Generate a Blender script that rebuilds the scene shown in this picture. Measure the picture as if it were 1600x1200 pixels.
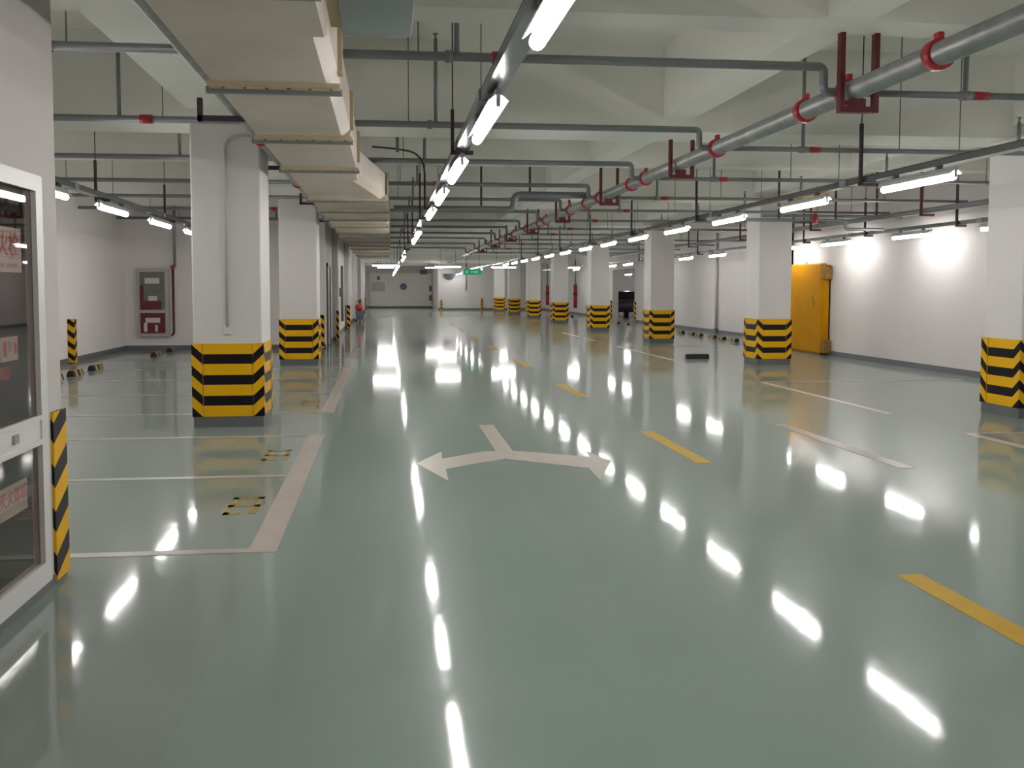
import bpy, bmesh, math, random
from mathutils import Vector, Matrix

for o in list(bpy.data.objects):
    bpy.data.objects.remove(o)
sc = bpy.context.scene
COL = sc.collection
random.seed(4)
PI = math.pi

# ------------------------------------------------------------------ camera, world, exposure
EYE = 1.52
cam_data = bpy.data.cameras.new('camera')
cam = bpy.data.objects.new('camera', cam_data)
COL.objects.link(cam)
cam_data.sensor_width = 36.0
cam_data.lens = 36.0 * 1400 / 1600
cam_data.shift_x = 48 / 1600
cam_data.shift_y = -69 / 1600
cam_data.clip_end = 300
cam.location = (0, 0, EYE)
cam.rotation_euler = (PI / 2 - math.atan(80 / 1400), 0, -math.atan(150 / 1400))
sc.camera = cam

world = bpy.data.worlds.new('world')
sc.world = world
world.use_nodes = True
world.node_tree.nodes['Background'].inputs[0].default_value = (0.5, 0.52, 0.5, 1)
world.node_tree.nodes['Background'].inputs[1].default_value = 0.02

sc.view_settings.view_transform = 'Standard'
sc.view_settings.look = 'None'
sc.view_settings.gamma = 1.0
sc.view_settings.use_curve_mapping = False
sc.view_settings.exposure = 0.62
TUBE_POWER = 30.0

# ------------------------------------------------------------------ materials
def mat(name, col, rough=0.6, metal=0.0, spec=0.5, noise=0.0, nscale=6.0, bump=0.0, bscale=40.0, emit=None, estr=0.0, coat=0.0, col2=None):
    m = bpy.data.materials.new(name)
    m.use_nodes = True
    nt = m.node_tree
    b = nt.nodes['Principled BSDF']
    b.inputs['Base Color'].default_value = (*col, 1)
    b.inputs['Roughness'].default_value = rough
    b.inputs['Metallic'].default_value = metal
    b.inputs['Specular IOR Level'].default_value = spec
    b.inputs['Coat Weight'].default_value = coat
    if emit:
        b.inputs['Emission Color'].default_value = (*emit, 1)
        b.inputs['Emission Strength'].default_value = estr
    if noise or bump:
        tc = nt.nodes.new('ShaderNodeTexCoord')
    if noise:
        n = nt.nodes.new('ShaderNodeTexNoise')
        n.inputs['Scale'].default_value = nscale
        n.inputs['Detail'].default_value = 6
        nt.links.new(tc.outputs['Object'], n.inputs['Vector'])
        r = nt.nodes.new('ShaderNodeMapRange')
        r.inputs['From Min'].default_value = 0.3
        r.inputs['From Max'].default_value = 0.7
        nt.links.new(n.outputs['Fac'], r.inputs['Value'])
        mx = nt.nodes.new('ShaderNodeMix')
        mx.data_type = 'RGBA'
        c2 = col2 or tuple(c * (1 - noise) for c in col)
        mx.inputs['A'].default_value = (*col, 1)
        mx.inputs['B'].default_value = (*c2, 1)
        nt.links.new(r.outputs['Result'], mx.inputs['Factor'])
        nt.links.new(mx.outputs['Result'], b.inputs['Base Color'])
    if bump:
        n2 = nt.nodes.new('ShaderNodeTexNoise')
        n2.inputs['Scale'].default_value = bscale
        n2.inputs['Detail'].default_value = 3
        nt.links.new(tc.outputs['Object'], n2.inputs['Vector'])
        bp = nt.nodes.new('ShaderNodeBump')
        bp.inputs['Strength'].default_value = bump
        bp.inputs['Distance'].default_value = 0.02
        nt.links.new(n2.outputs['Fac'], bp.inputs['Height'])
        nt.links.new(bp.outputs['Normal'], b.inputs['Normal'])
    return m

M = {}
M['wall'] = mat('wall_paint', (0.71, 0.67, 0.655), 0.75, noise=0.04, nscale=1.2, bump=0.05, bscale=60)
M['wall_near'] = mat('dimmed_wall_paint', (0.60, 0.555, 0.54), 0.75, noise=0.04, nscale=1.2, bump=0.05, bscale=60)  # same wall paint, colour darkened to offset the strong lamplight here
M['wall_bays'] = mat('brightened_wall_paint', (0.90, 0.85, 0.83), 0.75, noise=0.03, nscale=1.2, bump=0.05, bscale=60)  # same wall paint, colour lightened to make up for weak light
M['ceiling'] = mat('ceiling_paint', (0.92, 0.90, 0.84), 0.9, noise=0.07, nscale=0.8)
M['column'] = mat('column_paint', (0.73, 0.70, 0.675), 0.6, noise=0.03, nscale=1.5)
M['skirting'] = mat('skirting_paint', (0.16, 0.165, 0.18), 0.5)
M['plinth'] = mat('plinth_paint', (0.13, 0.14, 0.14), 0.5)
M['white_paint'] = mat('worn_white_line_paint', (0.50, 0.44, 0.39), 0.32, noise=0.12, nscale=5)
M['thin_paint'] = mat('faded_white_line_paint', (0.42, 0.39, 0.35), 0.30, noise=0.15, nscale=4)
M['yellow_paint'] = mat('yellow_line_paint', (0.56, 0.34, 0.008), 0.45, spec=0.15, noise=0.12, nscale=6)
M['faint_yellow'] = mat('worn_yellow_stencil_paint', (0.40, 0.29, 0.08), 0.30, noise=0.3, nscale=9)
M['galv'] = mat('galvanised_steel', (0.42, 0.43, 0.42), 0.42, metal=0.55, noise=0.25, nscale=7)
M['galv_small'] = mat('dull_galvanised_pipe', (0.27, 0.28, 0.29), 0.45, metal=0.5)
M['tray'] = mat('zinc_tray', (0.25, 0.27, 0.27), 0.22, metal=0.8, noise=0.15, nscale=3)
M['red'] = mat('red_coupling_paint', (0.50, 0.03, 0.04), 0.35)
M['dark_red'] = mat('dark_red_primer', (0.13, 0.012, 0.02), 0.55)
M['dark_steel'] = mat('dark_strut_steel', (0.06, 0.035, 0.045), 0.55)
M['rod'] = mat('thin_rod_steel', (0.20, 0.20, 0.19), 0.5, metal=0.3)
M['duct'] = mat('stained_fireproof_board', (0.64, 0.565, 0.48), 0.75, noise=1, nscale=1.3, col2=(0.54, 0.455, 0.37))
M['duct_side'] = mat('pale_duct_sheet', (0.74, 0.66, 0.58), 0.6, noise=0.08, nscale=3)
M['flange'] = mat('ochre_flange_board', (0.56, 0.46, 0.30), 0.7, noise=0.2, nscale=5)
M['dark_duct'] = mat('grey_branch_duct_sheet', (0.24, 0.27, 0.26), 0.5, metal=0.3)
M['yellow_door'] = mat('yellow_door_paint', (0.56, 0.25, 0.001), 0.5, spec=0.12, noise=0.14, nscale=4)
M['brown_hinge'] = mat('worn_brown_hinge', (0.30, 0.15, 0.02), 0.5, noise=0.4, nscale=14)
M['black'] = mat('black_rubber', (0.012, 0.012, 0.014), 0.5)
M['stop_yellow'] = mat('faded_yellow_reflector', (0.42, 0.25, 0.06), 0.5)
M['frame'] = mat('cabinet_frame_aluminium', (0.74, 0.72, 0.70), 0.35, metal=0.15)
M['frame_grey'] = mat('grey_cabinet_frame', (0.50, 0.48, 0.48), 0.4)
M['inner'] = mat('dark_cabinet_lining', (0.13, 0.085, 0.08), 0.7, noise=0.3, nscale=3)
M['ext_red'] = mat('extinguisher_red', (0.42, 0.02, 0.02), 0.25)
M['hose'] = mat('rolled_canvas_hose', (0.42, 0.38, 0.33), 0.8)
M['plate'] = mat('white_sign_plate', (0.66, 0.66, 0.60), 0.25)
M['letter_red'] = mat('red_lettering', (0.55, 0.05, 0.07), 0.5)
M['letter_grey'] = mat('grey_lettering', (0.30, 0.30, 0.33), 0.5)
M['maroon'] = mat('maroon_cabinet_panel', (0.16, 0.01, 0.03), 0.2)
M['grey_panel'] = mat('grey_cabinet_window', (0.17, 0.18, 0.16), 0.2)
M['lamp_body'] = mat('lamp_batten_enamel', (0.42, 0.42, 0.42), 0.4)
M['reflector'] = mat('white_reflector_enamel', (0.85, 0.85, 0.83), 0.4)
M['tube'] = mat('lit_fluorescent_tube', (1, 1, 1), 0.4, emit=(1.0, 0.97, 0.955), estr=TUBE_POWER)
M['green_sign'] = mat('backlit_green_sign', (0.0, 0.15, 0.07), 0.4, emit=(0.0, 0.22, 0.10), estr=0.45)
M['sign_white'] = mat('backlit_white_symbol', (0.3, 0.6, 0.4), 0.4, emit=(0.1, 0.5, 0.25), estr=0.3)
M['blue_sign'] = mat('blue_disc_enamel', (0.10, 0.12, 0.25), 0.4)
M['dark_disc'] = mat('dark_disc_surface', (0.035, 0.035, 0.05), 0.3)
M['gate'] = mat('grey_white_gate_sheet', (0.88, 0.85, 0.79), 0.6, noise=0.04, nscale=0.6)
M['car'] = mat('dark_car_paint', (0.02, 0.024, 0.05), 0.25, coat=0.5)
M['car_glass'] = mat('dark_car_glass', (0.01, 0.012, 0.015), 0.05)
M['tail'] = mat('red_tail_lamp', (0.3, 0.01, 0.01), 0.25)
M['bin_grey'] = mat('blue_grey_plastic', (0.13, 0.14, 0.18), 0.5)

def glass_mat():
    m = bpy.data.materials.new('tinted_cabinet_glass')
    m.use_nodes = True
    nt = m.node_tree
    nt.nodes.remove(nt.nodes['Principled BSDF'])
    out = [n for n in nt.nodes if n.type == 'OUTPUT_MATERIAL'][0]
    tr = nt.nodes.new('ShaderNodeBsdfTransparent')
    tr.inputs[0].default_value = (0.86, 0.80, 0.78, 1)
    gl = nt.nodes.new('ShaderNodeBsdfGlossy')
    gl.inputs['Roughness'].default_value = 0.02
    lw = nt.nodes.new('ShaderNodeLayerWeight')
    lw.inputs[0].default_value = 0.5
    pw = nt.nodes.new('ShaderNodeMath'); pw.operation = 'POWER'
    pw.inputs[1].default_value = 3.0
    nt.links.new(lw.outputs['Facing'], pw.inputs[0])
    fr = nt.nodes.new('ShaderNodeMath'); fr.operation = 'MULTIPLY_ADD'
    fr.inputs[1].default_value = 0.6; fr.inputs[2].default_value = 0.04
    nt.links.new(pw.outputs[0], fr.inputs[0])
    mx = nt.nodes.new('ShaderNodeMixShader')
    nt.links.new(fr.outputs[0], mx.inputs[0])
    nt.links.new(tr.outputs[0], mx.inputs[1])
    nt.links.new(gl.outputs[0], mx.inputs[2])
    nt.links.new(mx.outputs[0], out.inputs['Surface'])
    return m
M['glass'] = glass_mat()

def stripe_mat(name='hazard_stripe_rubber'):
    # UV: u = metres from the outer edge, v = metres above the pad's foot, slope carried in u
    m = bpy.data.materials.new(name)
    m.use_nodes = True
    nt = m.node_tree
    b = nt.nodes['Principled BSDF']
    uv = nt.nodes.new('ShaderNodeUVMap')
    sp = nt.nodes.new('ShaderNodeSeparateXYZ')
    nt.links.new(uv.outputs[0], sp.inputs[0])
    k = nt.nodes.new('ShaderNodeMath'); k.operation = 'MULTIPLY_ADD'
    k.inputs[1].default_value = 1.0
    nt.links.new(sp.outputs['X'], k.inputs[0])
    nt.links.new(sp.outputs['Y'], k.inputs[2])
    fr = nt.nodes.new('ShaderNodeMath'); fr.operation = 'FRACT'
    dv = nt.nodes.new('ShaderNodeMath'); dv.operation = 'DIVIDE'
    dv.inputs[1].default_value = 0.2286
    nt.links.new(k.outputs[0], dv.inputs[0])
    nt.links.new(dv.outputs[0], fr.inputs[0])
    lt = nt.nodes.new('ShaderNodeMath'); lt.operation = 'LESS_THAN'
    lt.inputs[1].default_value = 0.53
    nt.links.new(fr.outputs[0], lt.inputs[0])
    mx = nt.nodes.new('ShaderNodeMix'); mx.data_type = 'RGBA'
    mx.inputs['A'].default_value = (0.006, 0.003, 0.006, 1)
    mx.inputs['B'].default_value = (0.78, 0.42, 0.002, 1)
    nt.links.new(lt.outputs[0], mx.inputs['Factor'])
    nt.links.new(mx.outputs['Result'], b.inputs['Base Color'])
    b.inputs['Roughness'].default_value = 0.42; b.inputs['Specular IOR Level'].default_value = 0.25
    return m
M['stripe'] = stripe_mat()

def floor_mat():
    m = bpy.data.materials.new('green_grey_epoxy_floor')
    m.use_nodes = True
    nt = m.node_tree
    b = nt.nodes['Principled BSDF']
    tc = nt.nodes.new('ShaderNodeTexCoord')
    n = nt.nodes.new('ShaderNodeTexNoise')
    n.inputs['Scale'].default_value = 0.35
    n.inputs['Detail'].default_value = 5
    nt.links.new(tc.outputs['Object'], n.inputs['Vector'])
    mx = nt.nodes.new('ShaderNodeMix'); mx.data_type = 'RGBA'
    mx.inputs['A'].default_value = (0.230, 0.300, 0.264, 1)
    mx.inputs['B'].default_value = (0.245, 0.312, 0.278, 1)
    nt.links.new(n.outputs['Fac'], mx.inputs['Factor'])
    sx = nt.nodes.new('ShaderNodeSeparateXYZ')
    nt.links.new(tc.outputs['Object'], sx.inputs[0])
    lo = nt.nodes.new('ShaderNodeMath'); lo.operation = 'LESS_THAN'; lo.inputs[1].default_value = -0.72
    hi = nt.nodes.new('ShaderNodeMath'); hi.operation = 'GREATER_THAN'; hi.inputs[1].default_value = 6.09
    nt.links.new(sx.outputs['X'], lo.inputs[0]); nt.links.new(sx.outputs['X'], hi.inputs[0])
    ad = nt.nodes.new('ShaderNodeMath'); ad.operation = 'ADD'
    nt.links.new(lo.outputs[0], ad.inputs[0]); nt.links.new(hi.outputs[0], ad.inputs[1])
    mz = nt.nodes.new('ShaderNodeMix'); mz.data_type = 'RGBA'
    mz.inputs['B'].default_value = (0.240, 0.291, 0.262, 1)
    nt.links.new(ad.outputs[0], mz.inputs['Factor'])
    nt.links.new(mx.outputs['Result'], mz.inputs['A'])
    nt.links.new(mz.outputs['Result'], b.inputs['Base Color'])
    n3 = nt.nodes.new('ShaderNodeTexNoise')
    n3.inputs['Scale'].default_value = 3.0
    n3.inputs['Detail'].default_value = 4
    nt.links.new(tc.outputs['Object'], n3.inputs['Vector'])
    rr = nt.nodes.new('ShaderNodeMapRange')
    rr.inputs['To Min'].default_value = 0.045
    rr.inputs['To Max'].default_value = 0.085
    nt.links.new(n3.outputs['Fac'], rr.inputs['Value'])
    nt.links.new(rr.outputs['Result'], b.inputs['Roughness'])
    b.inputs['IOR'].default_value = 1.5
    n2 = nt.nodes.new('ShaderNodeTexNoise')
    n2.inputs['Scale'].default_value = 2.2
    n2.inputs['Detail'].default_value = 3
    nt.links.new(tc.outputs['Object'], n2.inputs['Vector'])
    bp = nt.nodes.new('ShaderNodeBump')
    bp.inputs['Strength'].default_value = 0.10
    bp.inputs['Distance'].default_value = 0.012
    nt.links.new(n2.outputs['Fac'], bp.inputs['Height'])
    nt.links.new(bp.outputs['Normal'], b.inputs['Normal'])
    # the coating has a sharp gloss with a share of satin haze in it
    b2 = nt.nodes.new('ShaderNodeBsdfPrincipled')
    b2.inputs['Roughness'].default_value = 0.29
    b2.inputs['IOR'].default_value = 1.5
    nt.links.new(mz.outputs['Result'], b2.inputs['Base Color'])
    nt.links.new(bp.outputs['Normal'], b2.inputs['Normal'])
    ms = nt.nodes.new('ShaderNodeMixShader')
    ms.inputs[0].default_value = 0.27
    nt.links.new(b.outputs[0], ms.inputs[1]); nt.links.new(b2.outputs[0], ms.inputs[2])
    out = [q for q in nt.nodes if q.type == 'OUTPUT_MATERIAL'][0]
    nt.links.new(ms.outputs[0], out.inputs['Surface'])
    return m
M['floor'] = floor_mat()

# ------------------------------------------------------------------ mesh helpers
class MB:
    def __init__(s):
        s.bm = bmesh.new()
        s.uv = None
    def box(s, x0, x1, y0, y1, z0, z1):
        v = [s.bm.verts.new((x, y, z)) for z in (z0, z1) for y in (y0, y1) for x in (x0, x1)]
        for f in ((0, 2, 3, 1), (4, 5, 7, 6), (0, 1, 5, 4), (2, 6, 7, 3), (0, 4, 6, 2), (1, 3, 7, 5)):
            s.bm.faces.new([v[i] for i in f])
        return s
    def cyl(s, p0, p1, r, seg=12, r1=None):
        p0, p1 = Vector(p0), Vector(p1)
        r1 = r if r1 is None else r1
        d = (p1 - p0).normalized()
        a = Vector((0, 0, 1)) if abs(d.z) < 0.9 else Vector((1, 0, 0))
        u = d.cross(a).normalized(); w = d.cross(u)
        A, B = [], []
        for i in range(seg):
            t = 2 * PI * i / seg
            e = u * math.cos(t) + w * math.sin(t)
            A.append(s.bm.verts.new(p0 + e * r)); B.append(s.bm.verts.new(p1 + e * r1))
        for i in range(seg):
            j = (i + 1) % seg
            f = s.bm.faces.new((A[i], B[i], B[j], A[j])); f.smooth = True
        s.bm.faces.new(A); s.bm.faces.new(B[::-1])
        return s
    def tube(s, pts, r, seg=10, corner=0.0):
        pts = [Vector(p) for p in pts]
        if corner:
            q = [pts[0]]
            for i in range(1, len(pts) - 1):
                a, b, c = pts[i - 1], pts[i], pts[i + 1]
                da, dc = (a - b), (c - b)
                k = min(corner, da.length * .49, dc.length * .49)
                pa, pc = b + da.normalized() * k, b + dc.normalized() * k
                for t in (0, .25, .5, .75, 1):
                    q.append((1 - t) ** 2 * pa + 2 * t * (1 - t) * b + t * t * pc)
            q.append(pts[-1]); pts = q
        rings = []
        for i, p in enumerate(pts):
            d = (pts[min(i + 1, len(pts) - 1)] - pts[max(i - 1, 0)]).normalized()
            a = Vector((0, 0, 1)) if abs(d.z) < 0.9 else Vector((0, 1, 0))
            if abs(d.z) < 0.9 and i and abs((pts[i] - pts[i-1]).normalized().z) >= 0.9:
                a = Vector((0, 0, 1))
            u = d.cross(a).normalized(); w = d.cross(u).normalized()
            if rings:
                best = min(range(seg), key=lambda k: (p + (u * math.cos(2 * PI * k / seg) + w * math.sin(2 * PI * k / seg)) * r - rings[-1][0].co - (p - pts[i - 1])).length)
            else:
                best = 0
            rings.append([s.bm.verts.new(p + (u * math.cos(2 * PI * (k + best) / seg) + w * math.sin(2 * PI * (k + best) / seg)) * r) for k in range(seg)])
        for A, B in zip(rings, rings[1:]):
            for i in range(seg):
                j = (i + 1) % seg
                f = s.bm.faces.new((A[i], B[i], B[j], A[j])); f.smooth = True
        s.bm.faces.new(rings[0]); s.bm.faces.new(rings[-1][::-1])
        return s
    def ball(s, c, r, sx=1, sy=1, sz=1, seg=10):
        bmesh.ops.create_uvsphere(s.bm, u_segments=seg, v_segments=max(5, seg // 2 + 1), radius=r,
                                  matrix=Matrix.Translation(c) @ Matrix.Diagonal((sx, sy, sz, 1)))
        return s
    def prism(s, poly, y0, y1, axis='y'):
        def P(a, b, t):
            return {'y': (a, t, b), 'x': (t, a, b), 'z': (a, b, t)}[axis]
        A = [s.bm.verts.new(P(a, b, y0)) for a, b in poly]
        B = [s.bm.verts.new(P(a, b, y1)) for a, b in poly]
        n = len(poly)
        for i in range(n):
            j = (i + 1) % n
            s.bm.faces.new((A[i], A[j], B[j], B[i]))
        s.bm.faces.new(A[::-1]); s.bm.faces.new(B)
        return s
    def quad(s, pts):
        s.bm.faces.new([s.bm.verts.new(p) for p in pts])
        return s
    def uvquad(s, pts, uvs):
        if s.uv is None:
            s.uv = s.bm.loops.layers.uv.new('UVMap')
        f = s.bm.faces.new([s.bm.verts.new(p) for p in pts])
        for l, t in zip(f.loops, uvs):
            l[s.uv].uv = t
        return s

def world_loc(o):
    v = Vector((0, 0, 0))
    while o is not None:
        v += o.location
        o = o.parent
    return v

def obj(name, mb, m, parent=None, bevel=0.0, norm=True):
    """one mesh object from world coordinates, kept relative to its parent"""
    if norm:
        bmesh.ops.recalc_face_normals(mb.bm, faces=mb.bm.faces)
    me = bpy.data.meshes.new(name)
    mb.bm.to_mesh(me); mb.bm.free()
    o = bpy.data.objects.new(name, me)
    COL.objects.link(o)
    for mm in (m if isinstance(m, (list, tuple)) else [m]):
        me.materials.append(mm)
    if parent is not None:
        o.parent = parent
        me.transform(Matrix.Translation(-world_loc(parent)))
    if bevel:
        md = o.modifiers.new('bevel', 'BEVEL')
        md.width = bevel; md.segments = 2; md.limit_method = 'ANGLE'
    return o

def tag(o, label, cat, group=None, kind='thing'):
    o['label'] = label
    if cat: o['category'] = cat
    if group: o['group'] = group
    if kind: o['kind'] = kind
    return o

def thing(name, loc, label, cat, group=None):
    o = bpy.data.objects.new(name, None)
    COL.objects.link(o)
    o.location = loc
    o.empty_display_size = 0.1
    return tag(o, label, cat, group)

def struct(name, mb, m, bevel=0.0):
    o = obj(name, mb, m, None, bevel)
    o['kind'] = 'structure'
    return o

def kids(o):
    return [c for c in bpy.data.objects if c.parent == o]

def dup(root, loc, label, rot=None, group=None):
    r = root.copy(); COL.objects.link(r); r.location = loc
    if rot is not None: r.rotation_euler = (0, 0, rot)
    r['label'] = label
    if group: r['group'] = group
    for ch in KIDS[root.name]:
        c = ch.copy(); COL.objects.link(c); c.parent = r
        for g in SUB.get(ch.name, ()):
            d = g.copy(); COL.objects.link(d); d.parent = c
    return r
KIDS, SUB = {}, {}
def remember(root):
    KIDS[root.name] = kids(root)
    for ch in KIDS[root.name]:
        SUB[ch.name] = kids(ch)

def text_obj(body, size, loc, rot, m, parent, name='lettering', align='CENTER'):
    cu = bpy.data.curves.new('t', 'FONT')
    cu.body = body; cu.size = size; cu.align_x = align; cu.align_y = 'CENTER'
    cu.extrude = 0.001
    t = bpy.data.objects.new('t', cu); COL.objects.link(t)
    bpy.context.view_layer.update()
    me = bpy.data.meshes.new_from_object(t.evaluated_get(bpy.context.evaluated_depsgraph_get()))
    bpy.data.objects.remove(t)
    me.materials.clear(); me.materials.append(m)
    o = bpy.data.objects.new(name, me); COL.objects.link(o)
    mtx = Matrix.Translation(Vector(loc) - (world_loc(parent) if parent else Vector((0, 0, 0)))) @ rot
    me.transform(mtx)
    o.parent = parent
    return o
FACE_POS_X = Matrix(((0, 0, 1, 0), (1, 0, 0, 0), (0, 1, 0, 0), (0, 0, 0, 1)))    # text reads on a wall whose face looks to +X
FACE_NEG_Y = Matrix(((1, 0, 0, 0), (0, 0, -1, 0), (0, 1, 0, 0), (0, 0, 0, 1)))

ORD = ['first', 'second', 'third', 'fourth', 'fifth', 'sixth', 'seventh', 'eighth', 'ninth', 'tenth', 'eleventh', 'twelfth', 'thirteenth',
       'fourteenth', 'fifteenth', 'sixteenth', 'seventeenth', 'eighteenth', 'nineteenth', 'twentieth', 'twenty-first', 'twenty-second']

# ------------------------------------------------------------------ room shell
YB, YF = -9.0, 72.0
SLAB = 4.25
WL, WR = -6.4, 10.05           # side walls
struct('floor', MB().box(-7.2, 17, YB - .3, YF + .4, -0.2, 0), M['floor'])

cm = MB().box(-7.2, 17, YB - .3, YF + .4, SLAB, SLAB + .25)
MAIN = [10.0 + 7.5 * k for k in range(-2, 9)]
SEC = [6.2 + 7.5 * k for k in range(-2, 9)]
struct('ceiling', cm, M['ceiling'])
_n = 0
LONG = ((-2.1, -1.33), (3.15, 3.5), (7.4, 8.05))
for y0_, y1_, z_ in sorted([(y, y + .7, 3.30) for y in MAIN] + [(y, y + .35, 3.43) for y in SEC]):
    _n += 1
    struct('trim_%d' % _n, MB().box(-7.0, 16.8, y0_, y1_, z_, SLAB), M['ceiling'])
for x0, x1 in LONG:
    _n += 1
    struct('trim_%d' % _n, MB().box(x0, x1, YB, YF, 3.445, SLAB), M['ceiling'])


# block that carries the hydrant cabinet beside the camera
CX = -1.70                      # face of that wall
CABY0, CABY1 = 3.20, 4.66
wb = MB()
wb.box(-2.55, CX, YB, CABY0, 0, SLAB)
wb.box(-2.55, CX, CABY1, 4.90, 0, SLAB)
wb.box(-2.55, CX, CABY0, CABY1, 2.07, SLAB)
wb.box(-2.55, CX - .30, CABY0, CABY1, 0, 2.07)
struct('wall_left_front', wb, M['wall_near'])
struct('baseboard_left_front', MB().box(CX, CX + .006, YB, 4.90, 0, .055).box(-2.55, CX + .006, 4.90, 4.906, 0, .055), M['skirting'])

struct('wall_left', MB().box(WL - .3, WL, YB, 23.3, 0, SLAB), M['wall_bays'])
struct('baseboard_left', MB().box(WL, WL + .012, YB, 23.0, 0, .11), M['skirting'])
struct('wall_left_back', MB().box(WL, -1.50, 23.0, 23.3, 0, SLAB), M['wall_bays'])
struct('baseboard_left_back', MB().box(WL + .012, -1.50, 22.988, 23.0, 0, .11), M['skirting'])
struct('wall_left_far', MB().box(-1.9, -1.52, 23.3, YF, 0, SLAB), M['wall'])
struct('baseboard_left_far', MB().box(-1.52, -1.508, 23.3, YF, 0, .11), M['skirting'])

JOG = 21.6
struct('wall_right', MB().box(WR, WR + .3, YB, 19.4, 0, SLAB).box(WR, WR + .3, 19.4, JOG, 2.05, SLAB)
       .box(WR, 11.6, JOG - .3, JOG, 0, SLAB), M['wall'])
struct('baseboard_right', MB().box(WR - .012, WR, YB, 19.4, 0, .11), M['skirting'])
OP0, OP1 = 39.9, 43.9            # opening in the far part of the side wall
struct('wall_right_far', MB().box(11.3, 11.6, JOG, OP0, 0, SLAB).box(11.3, 11.6, OP1, YF, 0, SLAB).box(11.3, 11.6, OP0, OP1, 2.45, SLAB), M['wall'])
struct('baseboard_right_far', MB().box(11.288, 11.3, JOG, OP0, 0, .11).box(11.288, 11.3, OP1, 64, 0, .11), M['skirting'])
struct('wall_alcove', MB().box(11.6, 16.8, 53, 53.3, 0, SLAB).box(16.5, 16.8, 35, 53, 0, SLAB).box(11.6, 16.8, 34.7, 35, 0, SLAB), M['wall'])
struct('wall_back', MB().box(3.75, 11.6, 64, 64.3, 0, SLAB).box(3.75, 4.05, 64.3, YF, 0, SLAB).box(-1.9, 4.05, YF, YF + .3, 0, SLAB), M['wall'])
struct('baseboard_back', MB().box(3.75, 11.28, 63.988, 64, 0, .12).box(-1.5, 3.75, YF - .012, YF, 0, .12), M['skirting'])
struct('wall_behind', MB().box(-7.0, 11.6, YB - .3, YB, 0, SLAB), M['wall'])

# vertical joint pipe on the far side wall
t = thing('downpipe', (11.2, 29.6, 0), 'thin grey vertical pipe on the white wall behind the pillars', 'pipe')
obj('pipe', MB().cyl((11.24, 29.6, 0), (11.24, 29.6, 3.4), .045), M['frame_grey'], t)
obj('foot_box', MB().box(11.18, 11.3, 29.5, 29.7, 0, .16), M['skirting'], t)

# ------------------------------------------------------------------ pillars
BAND = 0.1143
def pad_strip(mb, axis, fixed, a0, a1, out, z0, z1, slope0, slope1):
    """a vertical striped strip; a runs along the face; slope values are added to v at both ends"""
    P = (lambda a, z: (a, fixed, z)) if axis == 'x' else (lambda a, z: (fixed, a, z))
    mb.uvquad([P(a0, z0), P(a1, z0), P(a1, z1), P(a0, z1)], [(slope0, 0), (slope1, 0), (slope1, z1 - z0), (slope0, z1 - z0)])

def make_pillar(x0, x1, y0, y1, label, group, top=3.3, pads=True):
    cx, cy = (x0 + x1) / 2, (y0 + y1) / 2
    t = thing('concrete_pillar', (cx, cy, 0), label, 'pillar', group)
    obj('shaft', MB().box(x0, x1, y0, y1, 0.0, top), M['column'], t, bevel=.02)
    e = .004
    obj('plinth', MB().box(x0 - e, x1 + e, y0 - e, y1 + e, 0, .12), M['plinth'], t)
    if pads:
        z0, z1 = .12, .92
        w, d = .105, .010
        # four flat panels
        for axis, fx, a0, a1 in (('x', y0 - d, x0 + w, x1 - w), ('x', y1 + d, x0 + w, x1 - w), ('y', x0 - d, y0 + w, y1 - w), ('y', x1 + d, y0 + w, y1 - w)):
            mb = MB()
            pad_strip(mb, axis, fx, a0, a1, 0, z0, z1, 0, 0)
            inner = {y0 - d: y0 + .001, y1 + d: y1 - .001, x0 - d: x0 + .001, x1 + d: x1 - .001}[fx]
            for z in (z0, z1):
                pts = [(a0, fx, z), (a1, fx, z), (a1, inner, z), (a0, inner, z)] if axis == 'x' else [(fx, a0, z), (fx, a1, z), (inner, a1, z), (inner, a0, z)]
                v = 0 if z == z0 else z1 - z0 - .01
                mb.uvquad(pts, [(0, v)] * 4)
            for a in (a0, a1):
                pts = [(a, fx, z0), (a, fx, z1), (a, inner, z1), (a, inner, z0)] if axis == 'x' else [(fx, a, z0), (fx, a, z1), (inner, a, z1), (inner, a, z0)]
                mb.uvquad(pts, [(0, 0), (0, z1 - z0), (0, z1 - z0), (0, 0)])
            obj('bumper_panel', mb, M['stripe'], t)
        # four corner guards, chevrons peak at the corner
        e = d + .006
        g = w - .006
        for sx, ex in ((-1, x0), (1, x1)):
            for sy, ey in ((-1, y0), (1, y1)):
                mb = MB()
                X, Y = ex + sx * e, ey + sy * e
                xi, yi = ex - sx * g, ey - sy * g
                sl = -.11
                h = z1 - z0
                mb.uvquad([(xi, Y, z0), (X, Y, z0), (X, Y, z1), (xi, Y, z1)], [(0, 0), (sl, 0), (sl, h), (0, h)])
                mb.uvquad([(X, yi, z0), (X, Y, z0), (X, Y, z1), (X, yi, z1)], [(0, 0), (sl, 0), (sl, h), (0, h)])
                for z, v in ((z0, .01), (z1, h - .01)):
                    mb.uvquad([(xi, Y, z), (X, Y, z), (X, yi, z), (ex, yi, z), (ex, ey, z), (xi, ey, z)], [(-.12, v)] * 6)
                mb.uvquad([(xi, Y, z0), (xi, ey, z0), (xi, ey, z1), (xi, Y, z1)], [(-.12, .0)] * 4)
                mb.uvquad([(X, yi, z0), (ex, yi, z0), (ex, yi, z1), (X, yi, z1)], [(-.12, .0)] * 4)
                obj('corner_guard', mb, M['stripe'], t)
    return t

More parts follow.
